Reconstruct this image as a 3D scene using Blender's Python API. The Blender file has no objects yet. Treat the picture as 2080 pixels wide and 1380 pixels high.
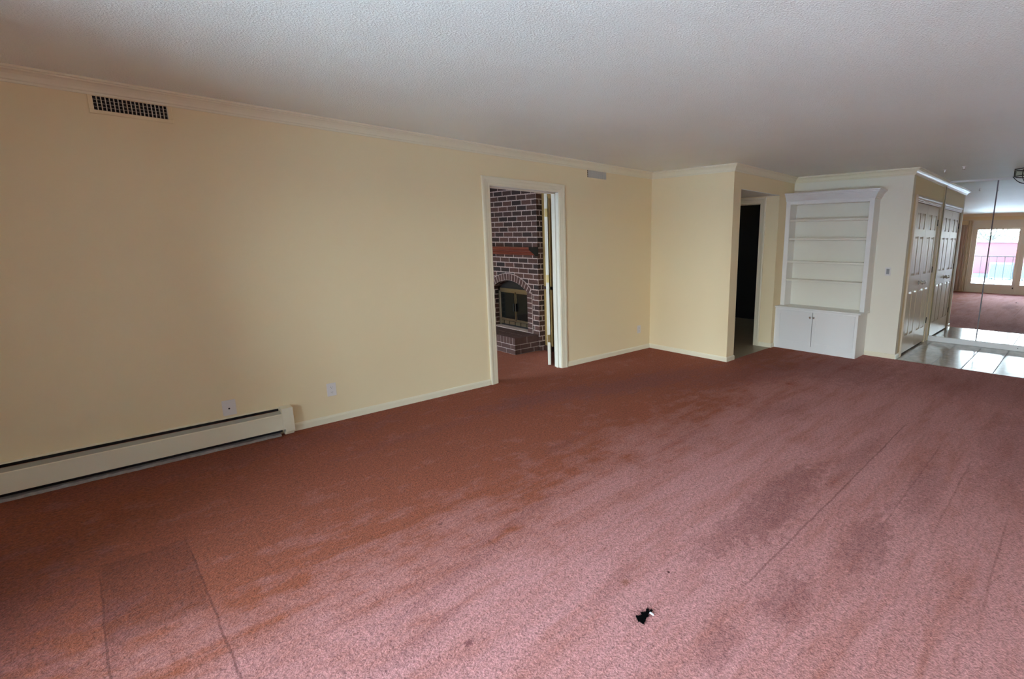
import bpy, bmesh, math, random
from mathutils import Vector, Matrix

scene = bpy.context.scene
COL = scene.collection
R = random.Random(7)

# ------------------------------------------------------------------ camera
CAM_H = 1.5163
FPX, YAW, PITCH, ROLL = 1009.1, 0.73141, 0.19122, 0.00705
cd = bpy.data.cameras.new('camera')
cam = bpy.data.objects.new('camera', cd)
COL.objects.link(cam)
cd.sensor_fit = 'HORIZONTAL'
cd.sensor_width = 36.0
cd.lens = FPX * 36.0 / 2080.0
cd.shift_x = -240.8 / 2080.0
cd.shift_y = -3.37 / 2080.0
cd.clip_start = 0.02
cd.clip_end = 300
_cy, _sy, _cp, _sp = math.cos(YAW), math.sin(YAW), math.cos(PITCH), math.sin(PITCH)
_fw = Vector((_cy * _cp, _sy * _cp, -_sp))
_rt = Vector((_sy, -_cy, 0))
_up = _rt.cross(_fw)
_rt2 = _rt * math.cos(ROLL) + _up * math.sin(ROLL)
_up2 = _up * math.cos(ROLL) - _rt * math.sin(ROLL)
cam.matrix_world = Matrix(((_rt2.x, _up2.x, -_fw.x, 0), (_rt2.y, _up2.y, -_fw.y, 0),
                           (_rt2.z, _up2.z, -_fw.z, CAM_H), (0, 0, 0, 1)))
scene.camera = cam

# ------------------------------------------------------------------ view, sky, daylight
scene.view_settings.view_transform = 'Standard'
scene.view_settings.look = 'None'
scene.view_settings.gamma = 1.0
scene.view_settings.use_curve_mapping = False
scene.view_settings.exposure = 2.13
scene.cycles.max_bounces = 14
scene.cycles.diffuse_bounces = 10
scene.cycles.glossy_bounces = 6
scene.cycles.transparent_max_bounces = 12
scene.cycles.sample_clamp_indirect = 6.0
scene.cycles.use_denoising = True

SKY_STRENGTH = 7.0
wd = bpy.data.worlds.new('world')
scene.world = wd
wd.use_nodes = True
wn = wd.node_tree.nodes
wl = wd.node_tree.links
wn.clear()
w_out = wn.new('ShaderNodeOutputWorld')
w_bg = wn.new('ShaderNodeBackground')
w_tc = wn.new('ShaderNodeTexCoord')
w_sep = wn.new('ShaderNodeSeparateXYZ')
w_ramp = wn.new('ShaderNodeValToRGB')
w_ramp.color_ramp.elements[0].position = 0.0
w_ramp.color_ramp.elements[0].color = (0.82, 0.93, 1.0, 1)
w_ramp.color_ramp.elements[1].position = 0.7
w_ramp.color_ramp.elements[1].color = (0.50, 0.70, 0.97, 1)
wl.new(w_tc.outputs['Generated'], w_sep.inputs[0])
wl.new(w_sep.outputs['Z'], w_ramp.inputs[0])
wl.new(w_ramp.outputs[0], w_bg.inputs['Color'])
w_bg.inputs['Strength'].default_value = SKY_STRENGTH
wl.new(w_bg.outputs[0], w_out.inputs[0])

# room numbers (metres; x runs along the long left wall, y to the left, z up)
H = 2.44
XW = -1.24            # window wall
W = 4.542             # long left wall
X1 = 5.476            # return wall
Y2 = 3.25             # side of the hall block
X3 = 7.168            # back wall with the bookcase
Y4 = 1.6955           # closet wall
X5 = 8.982            # mirrored wall
YR = -3.2             # right wall
DEN_X, DEN_Y = 4.322, 8.6


def portal(name, y0, y1, z0, z1):
    l = bpy.data.lights.new(name, 'AREA')
    l.shape = 'RECTANGLE'
    l.size = y1 - y0
    l.size_y = z1 - z0
    l.energy = 1
    l.cycles.is_portal = True
    o = bpy.data.objects.new(name, l)
    COL.objects.link(o)
    o.location = (XW - 0.13, (y0 + y1) / 2, (z0 + z1) / 2)
    # area lights shine along -Z: aim at +X
    o.rotation_euler = (math.radians(90), 0, math.radians(-90))
    return o


portal('window_portal', -2.3, 2.67, 0.05, 2.04)
portal('den_window_portal', 5.3, 7.7, 0.05, 2.04)

# ------------------------------------------------------------------ material helpers


def new_mat(name):
    m = bpy.data.materials.new(name)
    m.use_nodes = True
    nt = m.node_tree
    return m, nt, nt.nodes['Principled BSDF']


def mat(name, col, rough=0.5, metal=0.0, bump=0.0, bscale=80.0, bdist=0.002, spec=0.5, var=0.0, vscale=6.0, coat=0.0):
    m, nt, b = new_mat(name)
    b.inputs['Base Color'].default_value = (*col, 1)
    b.inputs['Roughness'].default_value = rough
    b.inputs['Metallic'].default_value = metal
    b.inputs['Specular IOR Level'].default_value = spec
    b.inputs['Coat Weight'].default_value = coat
    tc = nt.nodes.new('ShaderNodeTexCoord')
    if bump > 0:
        n = nt.nodes.new('ShaderNodeTexNoise')
        n.inputs['Scale'].default_value = bscale
        n.inputs['Detail'].default_value = 3
        bp = nt.nodes.new('ShaderNodeBump')
        bp.inputs['Strength'].default_value = bump
        bp.inputs['Distance'].default_value = bdist
        nt.links.new(tc.outputs['Object'], n.inputs['Vector'])
        nt.links.new(n.outputs['Fac'], bp.inputs['Height'])
        nt.links.new(bp.outputs['Normal'], b.inputs['Normal'])
    if var > 0:
        n2 = nt.nodes.new('ShaderNodeTexNoise')
        n2.inputs['Scale'].default_value = vscale
        n2.inputs['Detail'].default_value = 4
        mx = nt.nodes.new('ShaderNodeMix')
        mx.data_type = 'RGBA'
        mx.inputs['A'].default_value = (*[c * (1 - var) for c in col], 1)
        mx.inputs['B'].default_value = (*[min(1, c * (1 + var)) for c in col], 1)
        nt.links.new(tc.outputs['Object'], n2.inputs['Vector'])
        nt.links.new(n2.outputs['Fac'], mx.inputs['Factor'])
        nt.links.new(mx.outputs['Result'], b.inputs['Base Color'])
    return m


class NT:
    """short-hand for building node graphs"""

    def __init__(self, nt):
        self.nt = nt

    def node(self, t, **kw):
        n = self.nt.nodes.new(t)
        for k, v in kw.items():
            setattr(n, k, v)
        return n

    def link(self, a, b):
        self.nt.links.new(a, b)

    def math(self, op, a, b=None, clamp=False):
        n = self.node('ShaderNodeMath', operation=op, use_clamp=clamp)
        for i, v in enumerate((a, b)):
            if v is None:
                continue
            if isinstance(v, (int, float)):
                n.inputs[i].default_value = v
            else:
                self.link(v, n.inputs[i])
        return n.outputs[0]

    def mix(self, f, a, b, blend='MIX'):
        n = self.node('ShaderNodeMix', data_type='RGBA', blend_type=blend)
        for k, v in (('Factor', f), ('A', a), ('B', b)):
            if isinstance(v, (int, float)):
                n.inputs[k].default_value = v
            elif isinstance(v, tuple):
                n.inputs[k].default_value = (*v, 1)
            else:
                self.link(v, n.inputs[k])
        return n.outputs['Result']

    def mapping(self, vec, loc=(0, 0, 0), rot=(0, 0, 0), scale=(1, 1, 1), vtype='POINT'):
        n = self.node('ShaderNodeMapping', vector_type=vtype)
        n.inputs['Location'].default_value = loc
        n.inputs['Rotation'].default_value = rot
        n.inputs['Scale'].default_value = scale
        self.link(vec, n.inputs['Vector'])
        return n.outputs[0]

    def noise(self, vec, scale, detail=3, rough=0.5):
        n = self.node('ShaderNodeTexNoise')
        n.inputs['Scale'].default_value = scale
        n.inputs['Detail'].default_value = detail
        n.inputs['Roughness'].default_value = rough
        self.link(vec, n.inputs['Vector'])
        return n.outputs['Fac']

    def ramp(self, v, lo, hi, a=0.0, b=1.0, smooth=True):
        n = self.node('ShaderNodeMapRange', interpolation_type='SMOOTHSTEP' if smooth else 'LINEAR')
        n.inputs['From Min'].default_value = lo
        n.inputs['From Max'].default_value = hi
        n.inputs['To Min'].default_value = a
        n.inputs['To Max'].default_value = b
        self.link(v, n.inputs['Value'])
        return n.outputs['Result']


def carpet_material():
    m, nt, b = new_mat('rose_carpet')
    g = NT(nt)
    pos = g.node('ShaderNodeTexCoord').outputs['Object']
    # pile tufts
    warp = g.noise(pos, 30, 2)
    wv = g.node('ShaderNodeVectorMath', operation='SCALE')
    g.link(pos, wv.inputs[0])
    tuft = g.noise(pos, 110, 4, 0.62)
    tuft2 = g.noise(pos, 48, 3, 0.55)
    pile = g.math('ADD', g.math('MULTIPLY', tuft, 0.6), g.math('MULTIPLY', tuft2, 0.4))
    # brushing of the pile and wear: long along the room
    streak = g.noise(g.mapping(pos, rot=(0, 0, math.radians(4)), scale=(0.5, 3.2, 1)), 1.9, 5, 0.6)
    streak2 = g.noise(g.mapping(pos, rot=(0, 0, math.radians(-9)), scale=(1.0, 4.5, 1)), 4.2, 4, 0.6)
    mott = g.noise(pos, 7, 5, 0.65)
    blotch = g.noise(pos, 2.3, 4, 0.6)
    wear_shade = g.math('ADD', g.ramp(streak, 0.42, 0.72, 0, 0.42), g.ramp(streak2, 0.5, 0.75, 0, 0.22))
    wear_shade = g.math('ADD', wear_shade, g.ramp(blotch, 0.5, 0.75, 0, 0.18))
    # worn and soiled places of the real carpet: x, y, half length, half width, turn, amount
    spots = [
        (2.65, 1.16, 0.85, 0.20, 3, 0.60), (3.6, 1.02, 0.8, 0.10, 0, 0.35), (2.55, 0.64, 0.48, 0.13, 2, 0.50),
        (1.9, 0.76, 0.26, 0.12, 8, 0.50), (1.45, 0.83, 0.2, 0.09, 20, 0.40), (3.4, 0.55, 0.6, 0.13, 4, 0.38), (2.1, 1.22, 0.3, 0.12, 0, 0.35),
        (3.0, 3.75, 1.0, 0.28, -10, 0.60), (4.1, 3.4, 1.3, 0.34, -10, 0.62), (5.1, 2.7, 1.3, 0.45, -20, 0.50),
        (1.8, 3.75, 1.0, 0.10, 2, 0.30), (0.5, 4.25, 1.6, 0.25, 0, 0.40), (-0.7, 3.0, 0.7, 1.3, 0, 0.50),
        (6.2, 2.0, 1.0, 0.8, 0, 0.45), (6.4, 0.6, 0.9, 1.2, 0, 0.30), (4.5, 0.15, 1.4, 0.35, 3, 0.35),
        (1.5, 2.15, 0.5, 0.04, 12, 0.30), (1.0, 1.95, 0.45, 0.05, 14, 0.34), (0.75, 1.72, 0.3, 0.05, 14, 0.30), (2.3, 2.75, 0.35, 0.06, 8, 0.35),
        (1.45, 1.38, 0.25, 0.05, 10, 0.2), (4.2, 1.9, 0.6, 0.18, -8, 0.30), (3.1, 2.1, 0.4, 0.15, -8, 0.22),
    ]
    # dim warm shade along the long wall, painted into the pile as red brown
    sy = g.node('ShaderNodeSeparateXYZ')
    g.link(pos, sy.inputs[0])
    wall_shade = g.math('ADD', g.math('SUBTRACT', sy.outputs[1], g.math('MULTIPLY', sy.outputs[0], 0.03)), g.math('MULTIPLY', g.math('SUBTRACT', blotch, 0.5), 0.9))
    wear_shade = g.math('ADD', wear_shade, g.ramp(wall_shade, 1.4, 3.0, 0, 1.0))
    soil = None
    rag = g.noise(pos, 16, 6, 0.7)
    edge = g.math('ADD', g.math('MULTIPLY', g.math('SUBTRACT', mott, 0.5), 1.8), g.math('MULTIPLY', g.math('SUBTRACT', rag, 0.5), 2.4))
    for (x, y, rx, ry, a, s) in spots:
        v = g.mapping(pos, loc=(x, y, 0), rot=(0, 0, math.radians(a)), scale=(rx, ry, 1000), vtype='TEXTURE')
        ln = g.node('ShaderNodeVectorMath', operation='LENGTH')
        g.link(v, ln.inputs[0])
        d = g.math('ADD', ln.outputs['Value'], edge)
        sp = g.ramp(d, 1.0, 0.45, 0, s)
        soil = sp if soil is None else g.math('MAXIMUM', soil, sp)
    # darker oblong left by a piece of furniture
    v = g.mapping(pos, loc=(0.042, 2.89, 0), rot=(0, 0, math.radians(-1)), scale=(0.155, 0.36, 1), vtype='TEXTURE')
    sx = g.node('ShaderNodeSeparateXYZ')
    g.link(v, sx.inputs[0])
    box = g.math('MAXIMUM', g.math('ABSOLUTE', sx.outputs[0]), g.math('ABSOLUTE', sx.outputs[1]))
    press = g.ramp(box, 1.03, 0.94, 0, 0.38)
    # pressed seams and vacuum tracks: coordinate, axis, from, to, half width, amount
    jig = g.math('MULTIPLY', g.math('SUBTRACT', g.noise(pos, 5, 3), 0.5), 0.022)
    for (c, ax, lo, hi, hw, s) in [(0.935, 1, 1.7, 4.7, 0.008, 0.6), (0.62, 1, 2.6, 4.4, 0.008, 0.35), (0.40, 1, 2.7, 4.2, 0.008, 0.35), (0.12, 1, 2.2, 3.4, 0.008, 0.40),
                                   (-0.112, 0, 1.7, 3.26, 0.006, 0.7), (0.197, 0, 1.8, 3.26, 0.006, 0.7), (2.02, 1, 0.3, 1.3, 0.006, 0.3), (2.55, 1, 0.4, 1.8, 0.006, 0.25)]:
        d = g.math('ABSOLUTE', g.math('SUBTRACT', g.math('ADD', sy.outputs[ax], jig), c))
        along = sy.outputs[1 - ax]
        m1 = g.math('MULTIPLY', g.ramp(along, lo, lo + 0.25), g.ramp(along, hi, hi - 0.25))
        press = g.math('MAXIMUM', press, g.math('MULTIPLY', g.ramp(d, hw, hw * 0.3, 0, s), m1))
    wear_shade = g.math('MULTIPLY', wear_shade, g.ramp(mott, 0.25, 0.75, 0.75, 1.2))
    wear_shade = g.math('MINIMUM', wear_shade, 1.0)
    col = g.mix(wear_shade, CARPET_A, CARPET_B)
    soil = g.math('MULTIPLY', soil, g.ramp(rag, 0.3, 0.65, 0.55, 1.15))
    col = g.mix(soil, col, CARPET_C)
    col = g.mix(press, col, (0.42, 0.34, 0.32), 'MULTIPLY')
    shade = g.ramp(pile, 0.32, 0.68, 0.44, 1.52, smooth=False)
    gray = g.node('ShaderNodeCombineColor')
    for i in range(3):
        g.link(shade, gray.inputs[i])
    col = g.mix(1.0, col, gray.outputs[0], 'MULTIPLY')
    # small stains
    for (x, y, r, c, s) in [(1.666, 1.246, 0.012, (0.06, 0.01, 0.01), 0.9), (1.477, 1.35, 0.026, (0.20, 0.07, 0.03), 0.65),
                            (0.817, 1.556, 0.022, (0.12, 0.03, 0.03), 0.8), (1.145, 2.407, 0.02, (0.10, 0.03, 0.02), 0.6),
                            (2.25, 2.438, 0.02, (0.10, 0.03, 0.02), 0.5), (1.37, 1.16, 0.06, (0.16, 0.05, 0.05), 0.35)]:
        ds = g.node('ShaderNodeVectorMath', operation='DISTANCE')
        g.link(pos, ds.inputs[0])
        ds.inputs[1].default_value = (x, y, 0)
        d = g.math('ADD', ds.outputs['Value'], g.math('MULTIPLY', g.math('SUBTRACT', tuft, 0.5), r * 1.6))
        col = g.mix(g.ramp(d, r, r * 0.35, 0, s), col, c)
    g.link(col, b.inputs['Base Color'])
    b.inputs['Roughness'].default_value = 0.95
    b.inputs['Specular IOR Level'].default_value = 0.1
    b.inputs['Sheen Weight'].default_value = 0.08
    b.inputs['Sheen Roughness'].default_value = 0.5
    b.inputs['Sheen Tint'].default_value = (0.9, 0.75, 0.75, 1)
    bp = g.node('ShaderNodeBump')
    bp.inputs['Strength'].default_value = 0.9
    bp.inputs['Distance'].default_value = 0.012
    g.link(g.math('ADD', pile, g.math('MULTIPLY', wear_shade, -0.25)), bp.inputs['Height'])
    g.link(bp.outputs['Normal'], b.inputs['Normal'])
    return m


def brick_material(name, dark=1.0, off=(0.0, 0.0)):
    m, nt, b = new_mat(name)
    g = NT(nt)
    pos = g.node('ShaderNodeTexCoord').outputs['Object']
    geo = g.node('ShaderNodeNewGeometry')
    sn = g.node('ShaderNodeSeparateXYZ')
    g.link(geo.outputs['True Normal'], sn.inputs[0])
    sp = g.node('ShaderNodeSeparateXYZ')
    g.link(pos, sp.inputs[0])
    facing_x = g.math('GREATER_THAN', g.math('ABSOLUTE', sn.outputs[0]), 0.5)
    u = g.math('ADD', g.math('MULTIPLY', facing_x, sp.outputs[1]),
               g.math('MULTIPLY', g.math('SUBTRACT', 1.0, facing_x), sp.outputs[0]))
    cb = g.node('ShaderNodeCombineXYZ')
    g.link(g.math('ADD', u, off[0]), cb.inputs[0])
    g.link(g.math('ADD', sp.outputs[2], off[1]), cb.inputs[1])
    wob = g.noise(pos, 35, 2)
    wv = g.node('ShaderNodeVectorMath', operation='ADD')
    cw = g.node('ShaderNodeCombineXYZ')
    g.link(g.math('MULTIPLY', g.math('SUBTRACT', wob, 0.5), 0.008), cw.inputs[0])
    g.link(g.math('MULTIPLY', g.math('SUBTRACT', wob, 0.5), 0.008), cw.inputs[1])
    g.link(cb.outputs[0], wv.inputs[0])
    g.link(cw.outputs[0], wv.inputs[1])
    br = g.node('ShaderNodeTexBrick')
    br.offset = 0.5
    br.inputs['Scale'].default_value = 1.0
    br.inputs['Brick Width'].default_value = 0.222
    br.inputs['Row Height'].default_value = 0.0715
    br.inputs['Mortar Size'].default_value = 0.0074
    br.inputs['Mortar Smooth'].default_value = 0.15
    br.inputs['Bias'].default_value = 0.0
    br.inputs['Color1'].default_value = (0.115, 0.052, 0.040, 1)
    br.inputs['Color2'].default_value = (0.022, 0.015, 0.014, 1)
    br.inputs['Mortar'].default_value = (0.50, 0.39, 0.35, 1)
    g.link(wv.outputs[0], br.inputs['Vector'])
    grit = g.noise(pos, 90, 4, 0.7)
    cg = g.node('ShaderNodeCombineColor')
    sh = g.ramp(grit, 0.3, 0.7, 0.7, 1.3)
    for i in range(3):
        g.link(sh, cg.inputs[i])
    g.link(g.mix(1.0, br.outputs['Color'], cg.outputs[0], 'MULTIPLY'), b.inputs['Base Color'])
    b.inputs['Roughness'].default_value = 0.85
    bp = g.node('ShaderNodeBump')
    bp.inputs['Strength'].default_value = 0.8
    bp.inputs['Distance'].default_value = 0.006
    g.link(g.math('ADD', g.math('MULTIPLY', br.outputs['Fac'], -1.0), g.math('MULTIPLY', grit, 0.4)), bp.inputs['Height'])
    g.link(bp.outputs['Normal'], b.inputs['Normal'])
    return m


def tile_material():
    m, nt, b = new_mat('glazed_floor_tile')
    g = NT(nt)
    pos = g.node('ShaderNodeTexCoord').outputs['Object']
    br = g.node('ShaderNodeTexBrick')
    br.offset = 0.0
    br.inputs['Scale'].default_value = 1.0
    br.inputs['Brick Width'].default_value = 0.325
    br.inputs['Row Height'].default_value = 0.325
    br.inputs['Mortar Size'].default_value = 0.0055
    br.inputs['Mortar Smooth'].default_value = 0.2
    br.inputs['Color1'].default_value = (0.40, 0.37, 0.33, 1)
    br.inputs['Color2'].default_value = (0.44, 0.40, 0.35, 1)
    br.inputs['Mortar'].default_value = (0.16, 0.15, 0.14, 1)
    # grout at y = 1.268 + n*0.325 and x = 7.64 + n*0.325
    g.link(g.mapping(pos, loc=(-7.64 + 0.325 * 30, -1.268 + 0.325 * 30, 0)), br.inputs['Vector'])
    mott = g.noise(pos, 12, 4)
    cg = g.node('ShaderNodeCombineColor')
    sh = g.ramp(mott, 0.3, 0.7, 0.88, 1.1)
    for i in range(3):
        g.link(sh, cg.inputs[i])
    g.link(g.mix(1.0, br.outputs['Color'], cg.outputs[0], 'MULTIPLY'), b.inputs['Base Color'])
    rr = g.math('ADD', g.math('MULTIPLY', br.outputs['Fac'], 0.6), 0.17)
    g.link(rr, b.inputs['Roughness'])
    b.inputs['Specular IOR Level'].default_value = 0.75
    wave = g.noise(g.mapping(pos, scale=(1.0, 0.35, 1)), 26, 2)
    bp = g.node('ShaderNodeBump')
    bp.inputs['Strength'].default_value = 0.2
    bp.inputs['Distance'].default_value = 0.004
    g.link(g.math('ADD', g.math('MULTIPLY', br.outputs['Fac'], -1.0), g.math('MULTIPLY', wave, 0.35)), bp.inputs['Height'])
    g.link(bp.outputs['Normal'], b.inputs['Normal'])
    return m


def ceiling_material():
    m, nt, b = new_mat('popcorn_ceiling')
    g = NT(nt)
    pos = g.node('ShaderNodeTexCoord').outputs['Object']
    n1 = g.noise(pos, 100, 3, 0.6)
    n2 = g.noise(pos, 38, 2, 0.5)
    hgt = g.math('ADD', g.ramp(n1, 0.42, 0.68, 0, 1), g.math('MULTIPLY', n2, 0.5))
    bp = g.node('ShaderNodeBump')
    bp.inputs['Strength'].default_value = 0.42
    bp.inputs['Distance'].default_value = 0.008
    g.link(hgt, bp.inputs['Height'])
    g.link(bp.outputs['Normal'], b.inputs['Normal'])
    big = g.noise(pos, 0.8, 3)
    col = g.mix(g.ramp(big, 0.3, 0.7), (0.80, 0.82, 0.745), (0.84, 0.86, 0.785))
    g.link(col, b.inputs['Base Color'])
    b.inputs['Roughness'].default_value = 0.5
    b.inputs['Specular IOR Level'].default_value = 0.4
    return m


def glass_material(name, tint=(0.96, 0.98, 0.98), refl=1.0):
    m = bpy.data.materials.new(name)
    m.use_nodes = True
    nt = m.node_tree
    nt.nodes.clear()
    g = NT(nt)
    out = g.node('ShaderNodeOutputMaterial')
    tr = g.node('ShaderNodeBsdfTransparent')
    tr.inputs[0].default_value = (*tint, 1)
    gl = g.node('ShaderNodeBsdfGlossy')
    gl.inputs['Roughness'].default_value = 0.02
    if refl > 0:
        fr = g.node('ShaderNodeFresnel')
        fr.inputs['IOR'].default_value = 1.35
        fac = fr.outputs[0]
    else:
        lw = g.node('ShaderNodeLayerWeight')
        fac = g.math('ADD', 0.03, g.math('MULTIPLY', g.math('POWER', lw.outputs['Facing'], 5.0), 0.6))
    mx = g.node('ShaderNodeMixShader')
    g.link(fac, mx.inputs[0])
    g.link(tr.outputs[0], mx.inputs[1])
    g.link(gl.outputs[0], mx.inputs[2])
    g.link(mx.outputs[0], out.inputs[0])
    return m


CARPET_A = (0.452, 0.204, 0.184)
CARPET_C = (0.200, 0.062, 0.052)
CARPET_B = (0.270, 0.070, 0.030)  # brown of the wear and of the painted shade by the wall
M = {
    'wall': mat('cream_wall_paint', (0.82, 0.685, 0.43), 0.6, bump=0.12, bscale=120, bdist=0.0015, spec=0.3),
    'coolcastwall': mat('wall_paint_cool_cast', (0.80, 0.755, 0.625), 0.6, bump=0.12, bscale=120, bdist=0.0015, spec=0.3),  # cool light cast on the back wall mixed into the wall paint
    'trim': mat('cream_trim_paint', (0.80, 0.73, 0.54), 0.35, bump=0.05, bscale=40, bdist=0.001),
    'built': mat('white_cabinet_paint', (0.80, 0.79, 0.75), 0.35, bump=0.05, bscale=40, bdist=0.001),
    'shelfback': mat('cream_bookcase_paint', (0.80, 0.77, 0.66), 0.4),
    'closet': mat('ivory_gloss_door_paint', (0.64, 0.53, 0.38), 0.42, spec=0.35),
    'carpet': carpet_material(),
    'brick': brick_material('fireplace_brick', off=(0.05, 0.005)),
    'hearthbrick': brick_material('hearth_brick', off=(0.02, 0.0)),
    'tile': tile_material(),
    'ceiling': ceiling_material(),
    'heater': mat('heater_cream_enamel', (0.78, 0.715, 0.53), 0.4),
    'damper': mat('heater_grey_damper', (0.36, 0.34, 0.27), 0.5),
    'lint': mat('grey_floor_strip', (0.33, 0.29, 0.26), 0.9, bump=0.6, bscale=120, bdist=0.004, var=0.3, vscale=40),
    'black': mat('black_void_paint', (0.006, 0.006, 0.007), 0.8),
    'darkroom': mat('room_darkness_black', (0.004, 0.004, 0.004), 0.9),  # near black stands in for the lack of light in there
    'vinyl': mat('beige_vinyl_floor', (0.30, 0.25, 0.17), 0.4, var=0.1, vscale=8),
    'plate': mat('white_plastic_plate', (0.74, 0.70, 0.66), 0.35),
    'greyplastic': mat('grey_plastic_rocker', (0.30, 0.30, 0.30), 0.4),
    'slot': mat('dark_slot', (0.02, 0.018, 0.015), 0.7),
    'ventmetal': mat('vent_blade_metal', (0.68, 0.62, 0.52), 0.45, 0.0),
    'chrome': mat('polished_nickel', (0.75, 0.74, 0.70), 0.15, 1.0),
    'darkmetal': mat('dark_bronze_metal', (0.05, 0.045, 0.035), 0.35, 0.8),
    'brass': mat('aged_brass', (0.36, 0.27, 0.12), 0.3, 1.0),
    'brasspale': mat('pale_brass', (0.36, 0.30, 0.20), 0.3, 0.9),
    'mirror': mat('mirror_glass', (0.86, 0.88, 0.86), 0.0, 1.0),
    'mirroredge': mat('mirror_edge', (0.20, 0.18, 0.20), 0.5, 0.0),
    'mantel': mat('red_brown_mantel_wood', (0.20, 0.045, 0.028), 0.3, var=0.25, vscale=9),
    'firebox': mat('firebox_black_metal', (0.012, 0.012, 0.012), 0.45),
    'smoked': mat('smoked_fire_glass', (0.010, 0.011, 0.010), 0.08, spec=0.2),
    'brickA': mat('arch_brick_red', (0.095, 0.046, 0.038), 0.85, bump=0.4, bscale=90, bdist=0.003, var=0.3, vscale=14),
    'mortar': mat('pale_mortar', (0.50, 0.39, 0.35), 0.95, bump=0.3, bscale=120),
    'denwall': mat('ochre_den_paint', (0.40, 0.265, 0.09), 0.7),
    'brownwood': mat('dark_brown_wood', (0.07, 0.03, 0.018), 0.45),
    'doorwhite': mat('white_door_paint', (0.70, 0.67, 0.56), 0.35),
    'glass': glass_material('window_glass'),
    'lampglass': glass_material('lamp_glass', (0.9, 0.9, 0.86), 0.0),
    'winframe': mat('cream_window_frame', (0.74, 0.68, 0.56), 0.45),
    'drape': mat('mauve_drape_cloth', (0.52, 0.42, 0.34), 0.9, bump=0.2, bscale=200),
    'sheer': mat('cream_curtain_cloth', (0.66, 0.58, 0.42), 0.9, bump=0.2, bscale=200),
    'concrete': mat('pale_concrete', (0.80, 0.80, 0.78), 0.9, var=0.1, vscale=1.5),
    'redwall': mat('faded_red_wall', (0.118, 0.046, 0.056), 0.9),
    'coping': mat('pale_coping', (0.16, 0.15, 0.17), 0.8),
    'railing': mat('grey_railing_paint', (0.022, 0.025, 0.03), 0.5),
    'unit': mat('teal_grey_unit_metal', (0.075, 0.105, 0.11), 0.6),
    'unitdark': mat('unit_grille_metal', (0.045, 0.068, 0.072), 0.6),
    'leaf': mat('pale_winter_foliage', (0.11, 0.14, 0.10), 0.9),
    'bark': mat('grey_bark', (0.10, 0.09, 0.08), 0.9),
    'char': mat('charred_black_fibre', (0.003, 0.003, 0.003), 1.0, spec=0.0),
    'silver': mat('bright_metal_bit', (0.9, 0.9, 0.9), 0.25, 0.3),
    'white': mat('white_gloss', (0.85, 0.84, 0.82), 0.3),
}

# ------------------------------------------------------------------ mesh helpers


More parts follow.
